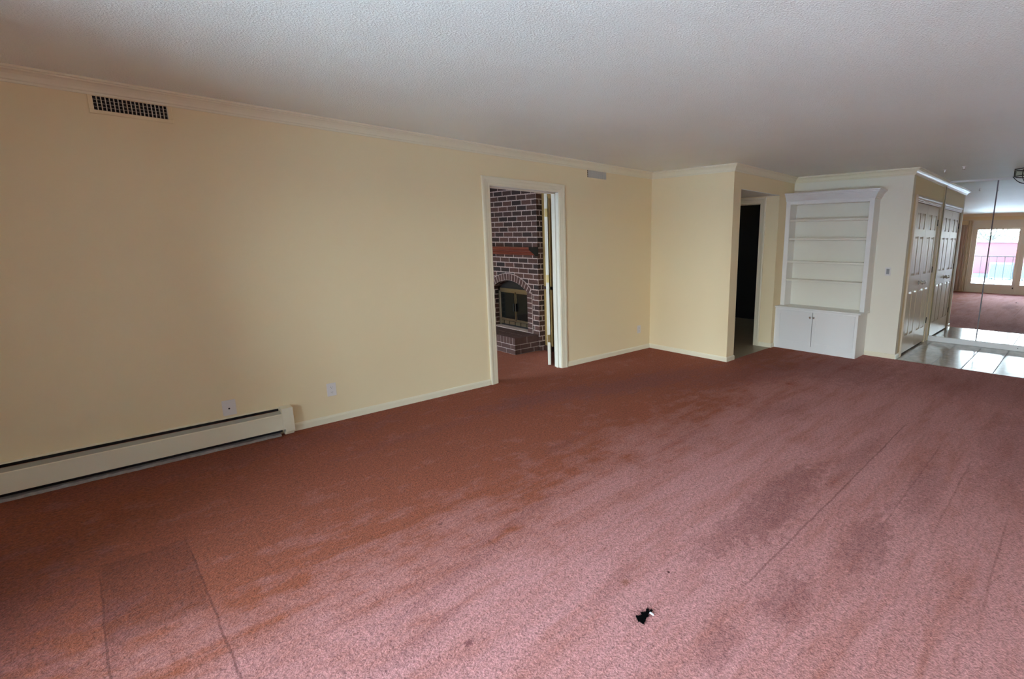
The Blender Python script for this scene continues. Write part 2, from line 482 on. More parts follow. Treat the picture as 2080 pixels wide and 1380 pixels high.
class MB:
    def __init__(self):
        self.v = []
        self.f = []

    def add(self, vs, fs):
        n = len(self.v)
        self.v += [tuple(p) for p in vs]
        self.f += [tuple(i + n for i in q) for q in fs]
        return self

    def box(self, x0, y0, z0, x1, y1, z1):
        x0, x1 = min(x0, x1), max(x0, x1)
        y0, y1 = min(y0, y1), max(y0, y1)
        z0, z1 = min(z0, z1), max(z0, z1)
        return self.add([(x0, y0, z0), (x1, y0, z0), (x1, y1, z0), (x0, y1, z0), (x0, y0, z1), (x1, y0, z1), (x1, y1, z1), (x0, y1, z1)],
                        [(0, 3, 2, 1), (4, 5, 6, 7), (0, 1, 5, 4), (1, 2, 6, 5), (2, 3, 7, 6), (3, 0, 4, 7)])

    def obox(self, c, ax, ay, az):
        """box around c with half-extent vectors"""
        c, ax, ay, az = Vector(c), Vector(ax), Vector(ay), Vector(az)
        vs = [c + sx * ax + sy * ay + sz * az for sz in (-1, 1) for sx, sy in ((-1, -1), (1, -1), (1, 1), (-1, 1))]
        return self.add(vs, [(0, 3, 2, 1), (4, 5, 6, 7), (0, 1, 5, 4), (1, 2, 6, 5), (2, 3, 7, 6), (3, 0, 4, 7)])

    def prism(self, poly, direction):
        """closed polygon (3-d points) pushed along direction"""
        d = Vector(direction)
        n = len(poly)
        a = [Vector(p) for p in poly]
        vs = a + [p + d for p in a]
        fs = [tuple(range(n))[::-1], tuple(range(n, 2 * n))]
        fs += [(i, (i + 1) % n, (i + 1) % n + n, i + n) for i in range(n)]
        return self.add(vs, fs)

    def sweep(self, rings, closed=False, caps=True):
        n = len(rings[0])
        vs = [p for r in rings for p in r]
        fs = []
        m = len(rings)
        for k in range(m if closed else m - 1):
            k2 = (k + 1) % m
            for i in range(n):
                j = (i + 1) % n
                fs.append((k * n + i, k * n + j, k2 * n + j, k2 * n + i))
        if caps and not closed:
            fs.append(tuple(range(n))[::-1])
            fs.append(tuple((m - 1) * n + i for i in range(n)))
        return self.add(vs, fs)

    def cyl(self, p, q, r, r2=None, n=16):
        p, q = Vector(p), Vector(q)
        r2 = r if r2 is None else r2
        d = (q - p).normalized()
        a = d.orthogonal().normalized()
        b = d.cross(a)
        ring = lambda c, rr: [c + rr * (math.cos(2 * math.pi * i / n) * a + math.sin(2 * math.pi * i / n) * b) for i in range(n)]
        return self.sweep([ring(p, r), ring(q, r2)])

    def lathe(self, c, axis, prof, n=20):
        """prof: (distance along axis, radius)"""
        c, d = Vector(c), Vector(axis).normalized()
        a = d.orthogonal().normalized()
        b = d.cross(a)
        rings = [[c + d * t + rr * (math.cos(2 * math.pi * i / n) * a + math.sin(2 * math.pi * i / n) * b) for i in range(n)] for t, rr in prof]
        return self.sweep(rings)

    def tube(self, pts, r, n=8):
        pts = [Vector(p) for p in pts]
        rings = []
        prev = None
        for i, p in enumerate(pts):
            d = (pts[min(i + 1, len(pts) - 1)] - pts[max(i - 1, 0)]).normalized()
            a = (prev - d * prev.dot(d)).normalized() if prev is not None else d.orthogonal().normalized()
            prev = a
            b = d.cross(a)
            rings.append([p + r * (math.cos(2 * math.pi * k / n) * a + math.sin(2 * math.pi * k / n) * b) for k in range(n)])
        return self.sweep(rings)

    def sphere(self, c, r, n=12):
        c = Vector(c)
        prof = [(-r * math.cos(math.pi * k / n), max(1e-5, r * math.sin(math.pi * k / n))) for k in range(n + 1)]
        return self.lathe(c, (0, 0, 1), prof, n + 4)

    def build(self, name, material, parent=None, origin=None, bevel=0.0, smooth=False, seg=2):
        if origin is None:
            if parent is not None:
                origin = Vector(parent['_o'])
            else:
                lo = [min(p[i] for p in self.v) for i in range(3)]
                hi = [max(p[i] for p in self.v) for i in range(3)]
                origin = Vector(((lo[0] + hi[0]) / 2, (lo[1] + hi[1]) / 2, lo[2]))
        origin = Vector(origin)
        me = bpy.data.meshes.new(name)
        me.from_pydata([tuple(Vector(p) - origin) for p in self.v], [], self.f)
        bm = bmesh.new()
        bm.from_mesh(me)
        bmesh.ops.recalc_face_normals(bm, faces=bm.faces)
        bm.to_mesh(me)
        bm.free()
        me.materials.append(material)
        if smooth:
            for p in me.polygons:
                p.use_smooth = True
        me.update()
        o = bpy.data.objects.new(name, me)
        COL.objects.link(o)
        o['_o'] = tuple(origin)
        if parent is not None:
            o.parent = parent
            o.location = origin - Vector(parent['_o'])
        else:
            o.location = origin
        if bevel > 0:
            md = o.modifiers.new('bevel', 'BEVEL')
            md.width = bevel
            md.segments = seg
            md.limit_method = 'ANGLE'
            md.angle_limit = math.radians(35)
            if not smooth:
                md.harden_normals = False
        if smooth:
            try:
                md = o.modifiers.new('weighted', 'WEIGHTED_NORMAL')
                md.keep_sharp = True
            except Exception:
                pass
        return o


def tag(o, label, cat, group=None, kind=None):
    o['label'] = label
    o['category'] = cat
    if group:
        o['group'] = group
    if kind:
        o['kind'] = kind
    return o


def empty(name, loc, label, cat, group=None, kind=None):
    o = bpy.data.objects.new(name, None)
    COL.objects.link(o)
    o.location = loc
    o.empty_display_size = 0.1
    o['_o'] = tuple(loc)
    return tag(o, label, cat, group, kind)


def struct(name, mb, m, label, cat, bevel=0.0, origin=(0, 0, 0)):
    """part of the room shell; the origin at the world origin keeps patterns in metres"""
    return tag(mb.build(name, m, None, origin, bevel), label, cat, None, 'structure')


def copy_tree(o, shift, parent=None):
    """copy of a thing and of its parts"""
    c = o.copy()
    COL.objects.link(c)
    if parent is None:
        c.location = o.location + Vector(shift)
    else:
        c.parent = parent
    for ch in list(o.children):
        copy_tree(ch, shift, c)
    return c


def profile_run(pts, prof, z_up=True):
    """moulding along a floor-plan polyline. pts: (x, y); prof: (out, z). 'out' is to the right of travel."""
    n = len(pts)
    P = [Vector((p[0], p[1])) for p in pts]
    rings = []
    for i in range(n):
        d0 = (P[i] - P[i - 1]).normalized() if i > 0 else None
        d1 = (P[i + 1] - P[i]).normalized() if i < n - 1 else None
        r0 = Vector((d0.y, -d0.x)) if d0 else None
        r1 = Vector((d1.y, -d1.x)) if d1 else None
        if r0 is None:
            m = r1
        elif r1 is None:
            m = r0
        else:
            m = (r0 + r1)
            m = m / max(1e-6, m.dot(r0)) if m.length > 1e-6 else r0
        rings.append([Vector((P[i].x + m.x * o, P[i].y + m.y * o, z)) for o, z in prof])
    return MB().sweep(rings)


# ------------------------------------------------------------------ floor, ceiling, walls
T = 0.12
# carpet: a thin tile/vinyl border is cut away where the hall and the entry begin
mb = MB()
mb.box(XW - 0.12, YR, -0.05, X1 + 0.02, DEN_Y, 0.0)
mb.box(X1 + 0.02, YR, -0.05, X3 - 0.004, Y2 + 0.004, 0.0)
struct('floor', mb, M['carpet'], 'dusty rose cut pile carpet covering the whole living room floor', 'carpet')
struct('floor_entry', MB().box(X3 - 0.004, YR, -0.05, X5 + 0.1, Y4 + 0.8, 0.0), M['tile'],
       'glossy square beige tiles in front of the mirrored wall', 'tile floor')
struct('floor_hall', MB().box(X1 + 0.02, Y2 + 0.004, -0.05, 9.1, 6.6, -0.001), M['vinyl'],
       'beige hard floor inside the small hall beside the bookcase', 'floor')
struct('ceiling', MB().box(XW - 0.12, YR - 0.1, H, X5 + 0.12, DEN_Y + 0.12, H + 0.1), M['ceiling'],
       'white popcorn textured ceiling', 'ceiling')

DX0, DX1, DZ = 2.905, 3.815, 2.072      # den doorway in the long wall
mb = MB()
mb.box(XW, W, 0, DX0, W + T, H)
mb.box(DX1, W, 0, X1, W + T, H)
mb.box(DX0, W, DZ, DX1, W + T, H)
struct('wall_left', mb, M['wall'], 'long cream wall with the doorway to the brick fireplace room', 'wall')

HX0, HX1, HZ, HY = 5.650, 6.705, 2.168, 5.4     # hall opening, hall ceiling, hall end
HD0, HD1, HDZ = 3.530, 4.340, 2.060             # dark doorway in the right side of the hall
mb = MB()
mb.box(X1, Y2, 0, HX0, W + T, H)
mb.box(HX0, Y2, HZ, HX1, Y2 + 0.1, H)
mb.box(HX1, Y2, 0, X3 + 0.1, Y2 + 0.1, H)
struct('wall_return', mb, M['wall'], 'cream wall block that juts out around the small hall opening', 'wall')
struct('ceiling_hall', MB().box(HX0, Y2 + 0.002, HZ - 0.006, HX1, HY, HZ), M['ceiling'], 'textured lower ceiling of the small hall', 'ceiling')
mb = MB()
mb.box(HX1, Y2 + 0.1, 0, HX1 + 0.1, HD0, HZ)
mb.box(HX1, HD1, 0, HX1 + 0.1, 6.5, HZ)
mb.box(HX1, HD0, HDZ, HX1 + 0.1, HD1, HZ)
mb.box(HX0 - 0.1, W + T, 0, HX0, HY, H)
mb.box(HX0, HY, 0, HX1, HY + 0.1, H)
struct('wall_hall', mb, M['wall'], 'cream hall wall around the black doorway', 'wall')
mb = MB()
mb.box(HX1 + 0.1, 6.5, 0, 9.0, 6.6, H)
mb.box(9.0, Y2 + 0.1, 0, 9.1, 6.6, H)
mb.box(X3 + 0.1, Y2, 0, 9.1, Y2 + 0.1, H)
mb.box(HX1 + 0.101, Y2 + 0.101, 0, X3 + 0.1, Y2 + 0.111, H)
struct('wall_dark', mb, M['darkroom'], 'walls coloured black for the darkness behind the black doorway', 'wall')
struct('wall_back', MB().box(X3, Y4, 0, X3 + 0.1, Y2, H), M['coolcastwall'], 'cream back wall behind the white built-in bookcase', 'wall')
CX0, CX1, CZ = 7.455, 8.805, 2.052      # closet opening
mb = MB()
mb.box(X3 + 0.1, Y4, 0, CX0, Y4 + 0.1, H)
mb.box(CX1, Y4, 0, X5, Y4 + 0.1, H)
mb.box(CX0, Y4, CZ, CX1, Y4 + 0.1, H)
mb.box(X3 + 0.1, Y4 + 0.7, 0, X5, Y4 + 0.8, H)
struct('wall_closet', mb, M['wall'], 'cream wall around the panelled closet doors', 'wall')
struct('wall_mirror', MB().box(X5, YR, 0, X5 + 0.1, Y4 + 0.8, H), M['wall'], 'wall that carries the tall mirror panels', 'wall')
struct('wall_right', MB().box(XW - 0.12, YR - 0.1, 0, X5 + 0.1, YR, H), M['wall'], 'cream right hand wall outside the view', 'wall')
WY0, WY1, WZ = -2.325, 2.675, 2.045     # glazed door opening
NY0, NY1 = 5.3, 7.7                     # den window opening
mb = MB()
for a, b in ((YR, WY0), (WY1, NY0), (NY1, DEN_Y)):
    mb.box(XW - 0.12, a, 0, XW, b, H)
mb.box(XW - 0.12, WY0, WZ, XW, WY1, H)
mb.box(XW - 0.12, NY0, WZ, XW, NY1, H)
struct('wall_window', mb, M['wall'], 'cream wall around the glazed balcony doors seen in the mirror', 'wall')
mb = MB()
mb.box(DEN_X, W + T, 0, DEN_X + 0.1, 5.5, H)
mb.box(DEN_X, 6.9, 0, DEN_X + 0.1, DEN_Y, H)
mb.box(DEN_X + 0.3, 5.4, 0, DEN_X + 0.4, 7.0, H)
mb.box(XW, DEN_Y, 0, DEN_X + 0.1, DEN_Y + 0.1, H)
struct('wall_den', mb, M['denwall'], 'ochre wall beside the brick fireplace through the doorway', 'wall')
struct('baseboard_den', MB().box(DEN_X - 0.015, W + T, 0, DEN_X, 5.5, 0.07), M['brownwood'], 'dark brown baseboard beside the brick fireplace', 'baseboard')
struct('trim_2', MB().box(DEN_X - 0.02, W + T, 0.866, DEN_X, 5.5, 0.906), M['brownwood'], 'dark brown chair rail beside the brick fireplace', 'chair rail')

# ------------------------------------------------------------------ mouldings
C = 0.0755
crown = [(0, H - 0.082), (0.012, H - 0.082), (0.014, H - 0.070), (0.020, H - 0.066), (0.024, H - 0.054), (0.034, H - 0.038),
         (0.048, H - 0.026), (0.060, H - 0.021), (0.062, H - 0.014), (0.074, H - 0.012), (C, H), (0, H)]
# travel so that the room is on the right-hand side
path = [(XW, W), (X1, W), (X1, Y2), (X3, Y2), (X3, Y4), (X5, Y4)]
struct('trim_3', profile_run(path, crown), M['trim'], 'cream crown moulding along the long wall, hall block and closet wall', 'crown moulding')
struct('trim_4', profile_run([(X5, YR), (XW, YR), (XW, W)], crown), M['trim'], 'cream crown moulding above the glazed balcony doors', 'crown moulding')
base = [(0, 0), (0.012, 0), (0.012, 0.045), (0.009, 0.056), (0.004, 0.062), (0, 0.062)]
struct('baseboard_left', profile_run([(1.004, W), (DX0 - 0.088, W)], base), M['trim'], 'low cream baseboard between the heater and the doorway', 'baseboard')
struct('baseboard_return', profile_run([(DX1 + 0.088, W), (X1, W), (X1, Y2), (HX0, Y2), (HX0, Y2 + 0.02)], base), M['trim'],
       'low cream baseboard around the return wall', 'baseboard')
struct('baseboard_hall', profile_run([(HX1, HD0 - 0.09), (HX1, Y2), (6.79, Y2)], base), M['trim'], 'low cream baseboard at the right of the small hall', 'baseboard')
struct('baseboard_back', profile_run([(X3, 2.08), (X3, Y4), (CX0 - 0.09, Y4)], base), M['trim'], 'low cream baseboard under the light switch', 'baseboard')
struct('baseboard_right', profile_run([(X5, YR), (XW, YR), (XW, WY0 - 0.09)], base), M['trim'], 'low cream baseboard on the right hand wall', 'baseboard')

cas_p = [(0.0, 0.0), (0.0, 0.010), (0.012, 0.013), (0.020, 0.011), (0.028, 0.014), (0.052, 0.016), (0.062, 0.021), (0.078, 0.022), (0.086, 0.019), (0.088, 0.0)]


def casing(mb, a0, a1, z, axis, plane, outn):
    """mitred three-sided casing around an opening; axis 'x' or 'y' along the wall, plane = wall coordinate, outn = sign of the side it sits on"""
    def pt(u, zz, o):
        return (u, plane + outn * o, zz) if axis == 'x' else (plane + outn * o, u, zz)
    rings = []
    for (u, s, zz) in ((a0, -1, 0.0), (a0, -1, z), (a1, 1, z), (a1, 1, 0.0)):
        rings.append([Vector(pt(u + s * w, zz if zz == 0 else zz + w, o)) for w, o in cas_p])
    return mb.sweep(rings)


def jamb(mb, a0, a1, z, axis, p0, p1, t=0.012):
    if axis == 'x':
        mb.box(a0, p0, 0, a0 + t, p1, z)
        mb.box(a1 - t, p0, 0, a1, p1, z)
        mb.box(a0, p0, z - t, a1, p1, z)
    return mb


mb = casing(MB(), DX0 + 0.006, DX1 - 0.006, DZ - 0.006, 'x', W, -1)
struct('trim_5', mb, M['trim'], 'cream moulded casing around the doorway in the long wall', 'door casing')
mb = jamb(MB(), DX0, DX1, DZ, 'x', W - 0.002, W + T + 0.002)
mb.box(DX1 - 0.026, W + 0.045, 0, DX1 - 0.012, W + 0.075, DZ - 0.012)   # stop
mb.box(DX0 + 0.012, W + 0.045, 0, DX0 + 0.026, W + 0.075, DZ - 0.012)
mb.box(DX0 + 0.012, W + 0.045, DZ - 0.026, DX1 - 0.012, W + 0.075, DZ - 0.012)
struct('trim_6', mb, M['doorwhite'], 'pale door jamb of the doorway in the long wall', 'door jamb')
mb = casing(MB(), HD0, HD1, HDZ, 'y', HX1, -1)
mb.box(HX1 - 0.002, HD0 - 0.010, 0, HX1 + 0.102, HD0 + 0.004, HDZ)
mb.box(HX1 - 0.002, HD0, HDZ - 0.004, HX1 + 0.102, HD1, HDZ + 0.008)
struct('trim_7', mb, M['trim'], 'cream casing around the black doorway in the small hall', 'door casing')
mb = casing(MB(), CX0, CX1, CZ, 'x', Y4, -1)
struct('trim_8', mb, M['closet'], 'ivory moulded casing around the panelled closet doors', 'door casing')

# ------------------------------------------------------------------ open door to the den
hp = Vector((DX1 - 0.026, W + T + 0.058, 0))          # hinge corner of the slab
dd = Vector((0.640, 0.768, 0)).normalized()            # slab runs this way, folded back past ninety degrees
dn = Vector((-dd.y, dd.x, 0))
door = empty('door_1', hp, 'white door folded back into the fireplace room, seen edge on', 'door', None, 'structure')
c = hp + dd * 0.395 + dn * 0.018 + Vector((0, 0, 1.035))
MB().obox(c, dd * 0.395, dn * 0.018, (0, 0, 1.022)).build('slab', M['doorwhite'], door, bevel=0.002)
for z in (1.842, 1.075, 0.345):
    mb = MB()
    q = hp + dn * 0.020 - dd * 0.0015 + Vector((0, 0, z))
    mb.obox(q, dd * 0.002, dn * 0.013, (0, 0, 0.046))
    k = hp - dd * 0.007 + dn * 0.001
    mb.cyl((k.x, k.y, z - 0.047), (k.x, k.y, z + 0.047), 0.006)
    mb.build('hinge', M['brass'], door, bevel=0.001)

# ------------------------------------------------------------------ vents high on the long wall


def make_vent(x0, x1, z0, z1, label):
    r = empty('air_vent', ((x0 + x1) / 2, W, (z0 + z1) / 2), label, 'air vent', 'air vents high on the long wall')
    fw = 0.022
    mb = MB()
    for a in ((x0 - fw, z0 - fw, x1 + fw, z0), (x0 - fw, z1, x1 + fw, z1 + fw * 0.7), (x0 - fw, z0, x0, z1), (x1, z0, x1 + fw, z1)):
        mb.box(a[0], W - 0.006, a[1], a[2], W + 0.001, a[3])
    mb.build('frame', M['wall'], r, bevel=0.002)
    MB().box(x0 - 0.001, W - 0.0015, z0 - 0.001, x1 + 0.001, W - 0.0005, z1 + 0.001).build('duct_opening', M['black'], r)
    n = 18
    for i in range(n):
        x = x0 + (x1 - x0) * (i + 0.5) / n + 0.004
        MB().obox((x + 0.003, W - 0.0085, (z0 + z1) / 2), (0.0016, 0.001, 0), (-0.001, 0.0065, 0), (0, 0, (z1 - z0) / 2)).build('blade', M['ventmetal'], r)
    for j in range(3):
        z = z0 + (z1 - z0) * (j + 1) / 4
        MB().box(x0, W - 0.0045, z - 0.0010, x1, W - 0.0025, z + 0.0010).build('cross_bar', M['ventmetal'], r)
    return r


make_vent(0.214, 0.546, 2.276, 2.354, 'cream air vent with black slots, above the baseboard heater')
make_vent(4.262, 4.572, 2.272, 2.356, 'small cream air vent with pale blades, right of the doorway')

# ------------------------------------------------------------------ baseboard heater
hx0, hx1 = XW + 0.02, 1.002
he = empty('baseboard_heater', ((hx0 + hx1) / 2, W, 0), 'long low cream baseboard heater along the bottom of the left wall', 'heater')
D = 0.072
mb = MB()
mb.box(hx0, W - 0.006, 0.07, hx1 - 0.07, W, 0.222)
mb.prism([(hx0, W, 0.224), (hx0, W - 0.020, 0.220), (hx0, W - 0.020, 0.216), (hx0, W, 0.216)], (hx1 - 0.07 - hx0, 0, 0))
mb.build('back_plate', M['heater'], he)
mb = MB()
y = W - D
mb.prism([(hx0, y, 0.053), (hx0, y, 0.176), (hx0, y + 0.006, 0.180), (hx0, y + 0.008, 0.176), (hx0, y + 0.004, 0.172), (hx0, y + 0.004, 0.053)],
         (hx1 - 0.07 - hx0, 0, 0))
mb.build('front_panel', M['heater'], he)
MB().prism([(hx0, y + 0.006, 0.176), (hx0, W - 0.030, 0.196), (hx0, W - 0.031, 0.1985), (hx0, y + 0.004, 0.1785)], (hx1 - 0.07 - hx0, 0, 0)).build('damper', M['damper'], he)
MB().box(hx0, W - 0.031, 0.1975, hx1 - 0.07, W - 0.0295, 0.2010).build('damper_edge', M['chrome'], he)
mb = MB()
mb.box(hx0, W - 0.058, 0.034, hx1 - 0.08, W - 0.007, 0.13)
mb.box(hx0, W - 0.009, 0.13, hx1 - 0.08, W - 0.0065, 0.2155)  # black strip painting the shade in the slot above the damper
mb.build('element_and_gap_shade', M['black'], he)
mb = MB()
mb.prism([(hx1 - 0.075, W, 0.226), (hx1 - 0.075, W - D - 0.004, 0.222), (hx1 - 0.075, W - D - 0.006, 0.20), (hx1 - 0.075, W - D - 0.006, 0.054),
          (hx1 - 0.075, W, 0.054)], (0.075, 0, 0))
mb.box(hx1 - 0.062, W - D - 0.006, 0.028, hx1, W, 0.06)
mb.box(hx1 - 0.062, W - D + 0.03, 0.0, hx1, W, 0.03)
mb.build('end_cap', M['heater'], he, bevel=0.003)
# grey strip of bare floor edge under the heater
mb = MB()
n = 90
ring = []
for i in range(n + 1):
    x = hx0 + (hx1 - 0.09 - hx0) * i / n
    j = R.uniform(-0.004, 0.004)
    ring.append([Vector((x, W, 0.0)), Vector((x, W - 0.058 + j, 0.0)), Vector((x, W - 0.052 + j, 0.017 + j * 0.7)), Vector((x, W - 0.02, 0.028 + j)), Vector((x, W, 0.03))])
mb.sweep(ring)
mb.build('floor_strip', M['lint'], he)

# ------------------------------------------------------------------ wall plates


def plate_mesh(u0, u1, z0, z1, plane, side, axis='x', t=0.005):
    mb = MB()
    if axis == 'x':
        mb.box(u0, plane - t, z0, u1, plane + 0.001, z1)
    else:
        mb.box(plane - t, u0, z0, plane + 0.001, u1, z1)
    return mb


r = empty('cable_plate', (0.627, W, 0.234), 'white square cable wall plate just above the baseboard heater', 'wall plate')
plate_mesh(0.588, 0.668, 0.234, 0.350, W, -1).build('cover', M['plate'], r, bevel=0.002)
mb = MB()
mb.lathe((0.626, W - 0.0075, 0.286), (0, 1, 0), [(0, 0.006), (0.003, 0.006)], 14)
mb.build('cable_hole', M['slot'], r)
for z in (0.25, 0.334):
    MB().lathe((0.628, W - 0.0058, z), (0, 1, 0), [(0, 0.003), (0.001, 0.0032)], 10).build('screw', M['plate'], r)


def make_outlet(xc, zc, label):
    r = empty('wall_outlet', (xc, W, zc - 0.057), label, 'power outlet', 'power outlets on the long wall')
    plate_mesh(xc - 0.035, xc + 0.035, zc - 0.055, zc + 0.055, W, -1).build('cover', M['plate'], r, bevel=0.002)
    for s in (-1, 1):
        z = zc + s * 0.021
        sock = MB()
        pts = []
        for k in range(20):
            a = 2 * math.pi * k / 20
            pts.append((xc + 0.0165 * math.cos(a), W - 0.0045, z + max(-0.0125, min(0.0125, 0.0165 * math.sin(a)))))
        sock.prism(pts, (0, -0.002, 0))
        so = sock.build('socket', M['plate'], r)
        for dx, hh in ((-0.006, 0.004), (0.006, 0.0033)):
            MB().box(xc + dx - 0.0009, W - 0.0072, z + 0.001 - hh, xc + dx + 0.0009, W - 0.0064, z + 0.001 + hh).build('slot', M['slot'], so)
        MB().lathe((xc, W - 0.0072, z - 0.008), (0, 1, 0), [(0, 0.0022), (0.001, 0.0022)], 10).build('ground_hole', M['slot'], so)
    MB().lathe((xc, W - 0.0062, zc), (0, 1, 0), [(0, 0.003), (0.002, 0.003)], 10).build('screw', M['plate'], r)
    return r


make_outlet(1.308, 0.281, 'white power outlet right of the heater, left of the doorway')
make_outlet(5.236, 0.300, 'small cream power outlet near the far corner, right of the doorway')

r = empty('light_switch', (X3, 1.886, 1.103), 'white wall switch with grey rocker right of the bookcase', 'light switch')
plate_mesh(1.851, 1.921, 1.100, 1.208, X3, -1, 'y').build('cover', M['plate'], r, bevel=0.002)
MB().prism([(X3 - 0.005, 1.868, 1.119), (X3 - 0.005, 1.868, 1.189), (X3 - 0.009, 1.868, 1.189), (X3 - 0.0055, 1.868, 1.154), (X3 - 0.007, 1.868, 1.119)],
           (0, 0.036, 0)).build('rocker', M['greyplastic'], r)

# ------------------------------------------------------------------ built-in cabinet and bookcase
BX = 6.795
BY0, BY1 = 2.086, Y2
cab = empty('base_cabinet', ((BX + X3) / 2, (BY0 + BY1) / 2, 0), 'low white cabinet with two doors standing under the bookcase', 'cabinet')
mb = MB()
mb.box(BX + 0.02, BY0, 0.0, X3, BY0 + 0.02, 0.590)
mb.box(BX + 0.02, BY1 - 0.02, 0.0, X3, BY1, 0.590)
mb.box(X3 - 0.012, BY0 + 0.02, 0.0, X3, BY1 - 0.02, 0.590)
mb.box(BX + 0.02, BY0 + 0.02, 0.07, X3 - 0.012, BY1 - 0.02, 0.088)
mb.build('carcass', M['built'], cab)
mb = MB()
mb.box(BX, BY0, 0, BX + 0.02, BY0 + 0.042, 0.590)
mb.box(BX, BY1 - 0.042, 0, BX + 0.02, BY1, 0.590)
mb.box(BX, BY0 + 0.042, 0, BX + 0.02, BY1 - 0.042, 0.080)
mb.box(BX, BY0 + 0.042, 0.562, BX + 0.02, BY1 - 0.042, 0.590)
mb.build('face_frame', M['built'], cab, bevel=0.0015)
mb = MB()
mb.box(BX - 0.026, BY0 - 0.030, 0.592, X3, BY1, 0.615)
mb.build('top', M['built'], cab, bevel=0.006, seg=3)


def cab_door(y0, y1, z0, z1, ky, name='door'):
    mb = MB()
    x0, x1 = BX - 0.016, BX - 0.001
    s = 0.052
    # stiles and rails with a shallow sunk field
    mb.box(x0, y0, z0, x1, y0 + s, z1)
    mb.box(x0, y1 - s, z0, x1, y1, z1)
    mb.box(x0, y0 + s, z0, x1, y1 - s, z0 + s)
    mb.box(x0, y0 + s, z1 - s, x1, y1 - s, z1)
    mb.box(x0 + 0.005, y0 + s - 0.002, z0 + s - 0.002, x1 - 0.001, y1 - s + 0.002, z1 - s + 0.002)
    d = mb.build('door', M['built'], cab, bevel=0.0012)
    k = MB()
    k.lathe((x0, ky, 0.4965), (-1, 0, 0), [(0, 0.009), (0.002, 0.009), (0.004, 0.0055), (0.012, 0.0055), (0.016, 0.013), (0.022, 0.0155), (0.027, 0.013), (0.030, 0.006), (0.0305, 0.0005)], 18)
    k.build('knob', M['chrome'], d, smooth=True)


ymid = 2.687
cab_door(ymid + 0.0035, 3.215, 0.078, 0.564, ymid + 0.028)
cab_door(2.122, ymid - 0.0035, 0.078, 0.564, ymid - 0.024)

UX = 6.930
UY0, UY1 = 2.063, Y2 - 0.002
UZ0, UZ1 = 0.6155, 2.10
bc = empty('bookcase', ((UX + X3) / 2, (UY0 + UY1) / 2, UZ0), 'tall white open bookcase with four shelves and a crown top', 'bookcase')
MB().box(UX + 0.02, UY0, UZ0, X3, UY0 + 0.058, UZ1).build('side_panel', M['built'], bc)
MB().box(UX + 0.02, UY1 - 0.064, UZ0, X3, UY1, UZ1).build('side_panel', M['built'], bc)
MB().box(X3 - 0.03, UY0 + 0.058, UZ0, X3 - 0.004, UY1 - 0.064, UZ1).build('back_panel', M['shelfback'], bc)
mb = MB()
mb.box(UX, UY0, UZ0, UX + 0.02, UY0 + 0.060, UZ1)
mb.box(UX, UY1 - 0.066, UZ0, UX + 0.02, UY1, UZ1)
mb.box(UX, UY0 + 0.060, 2.047, UX + 0.02, UY1 - 0.066, UZ1)
mb.build('face_frame', M['built'], bc, bevel=0.0015)
# inner lining beside the frame
MB().box(UX + 0.02, UY0 + 0.058, 2.052, X3 - 0.03, UY1 - 0.064, UZ1).build('top_panel', M['shelfback'], bc)
for z0, z1 in ((1.816, 1.842), (1.556, 1.582), (1.236, 1.262), (0.976, 1.002)):
    MB().box(UX + 0.014, UY0 + 0.0605, z0, X3 - 0.031, UY1 - 0.0665, z1).build('shelf', M['shelfback'], bc, bevel=0.002)
bcp = [(0, 2.085), (0.012, 2.085), (0.014, 2.098), (0.020, 2.104), (0.026, 2.118), (0.036, 2.140), (0.050, 2.158), (0.060, 2.166), (0.062, 2.178),
       (0.074, 2.181), (0.076, 2.198), (0, 2.198)]
profile_run([(UX, UY1), (UX, UY0), (X3, UY0)], bcp).build('crown', M['built'], bc)
MB().box(UX, UY0, 2.10, X3, UY1, 2.196).build('crown_core', M['built'], bc)

# ------------------------------------------------------------------ closet double doors
CS = 8.110
cl = empty('door_2', ((CX0 + CX1) / 2, Y4, 0), 'pair of ivory six panel closet doors beside the mirror', 'double door', None, 'structure')


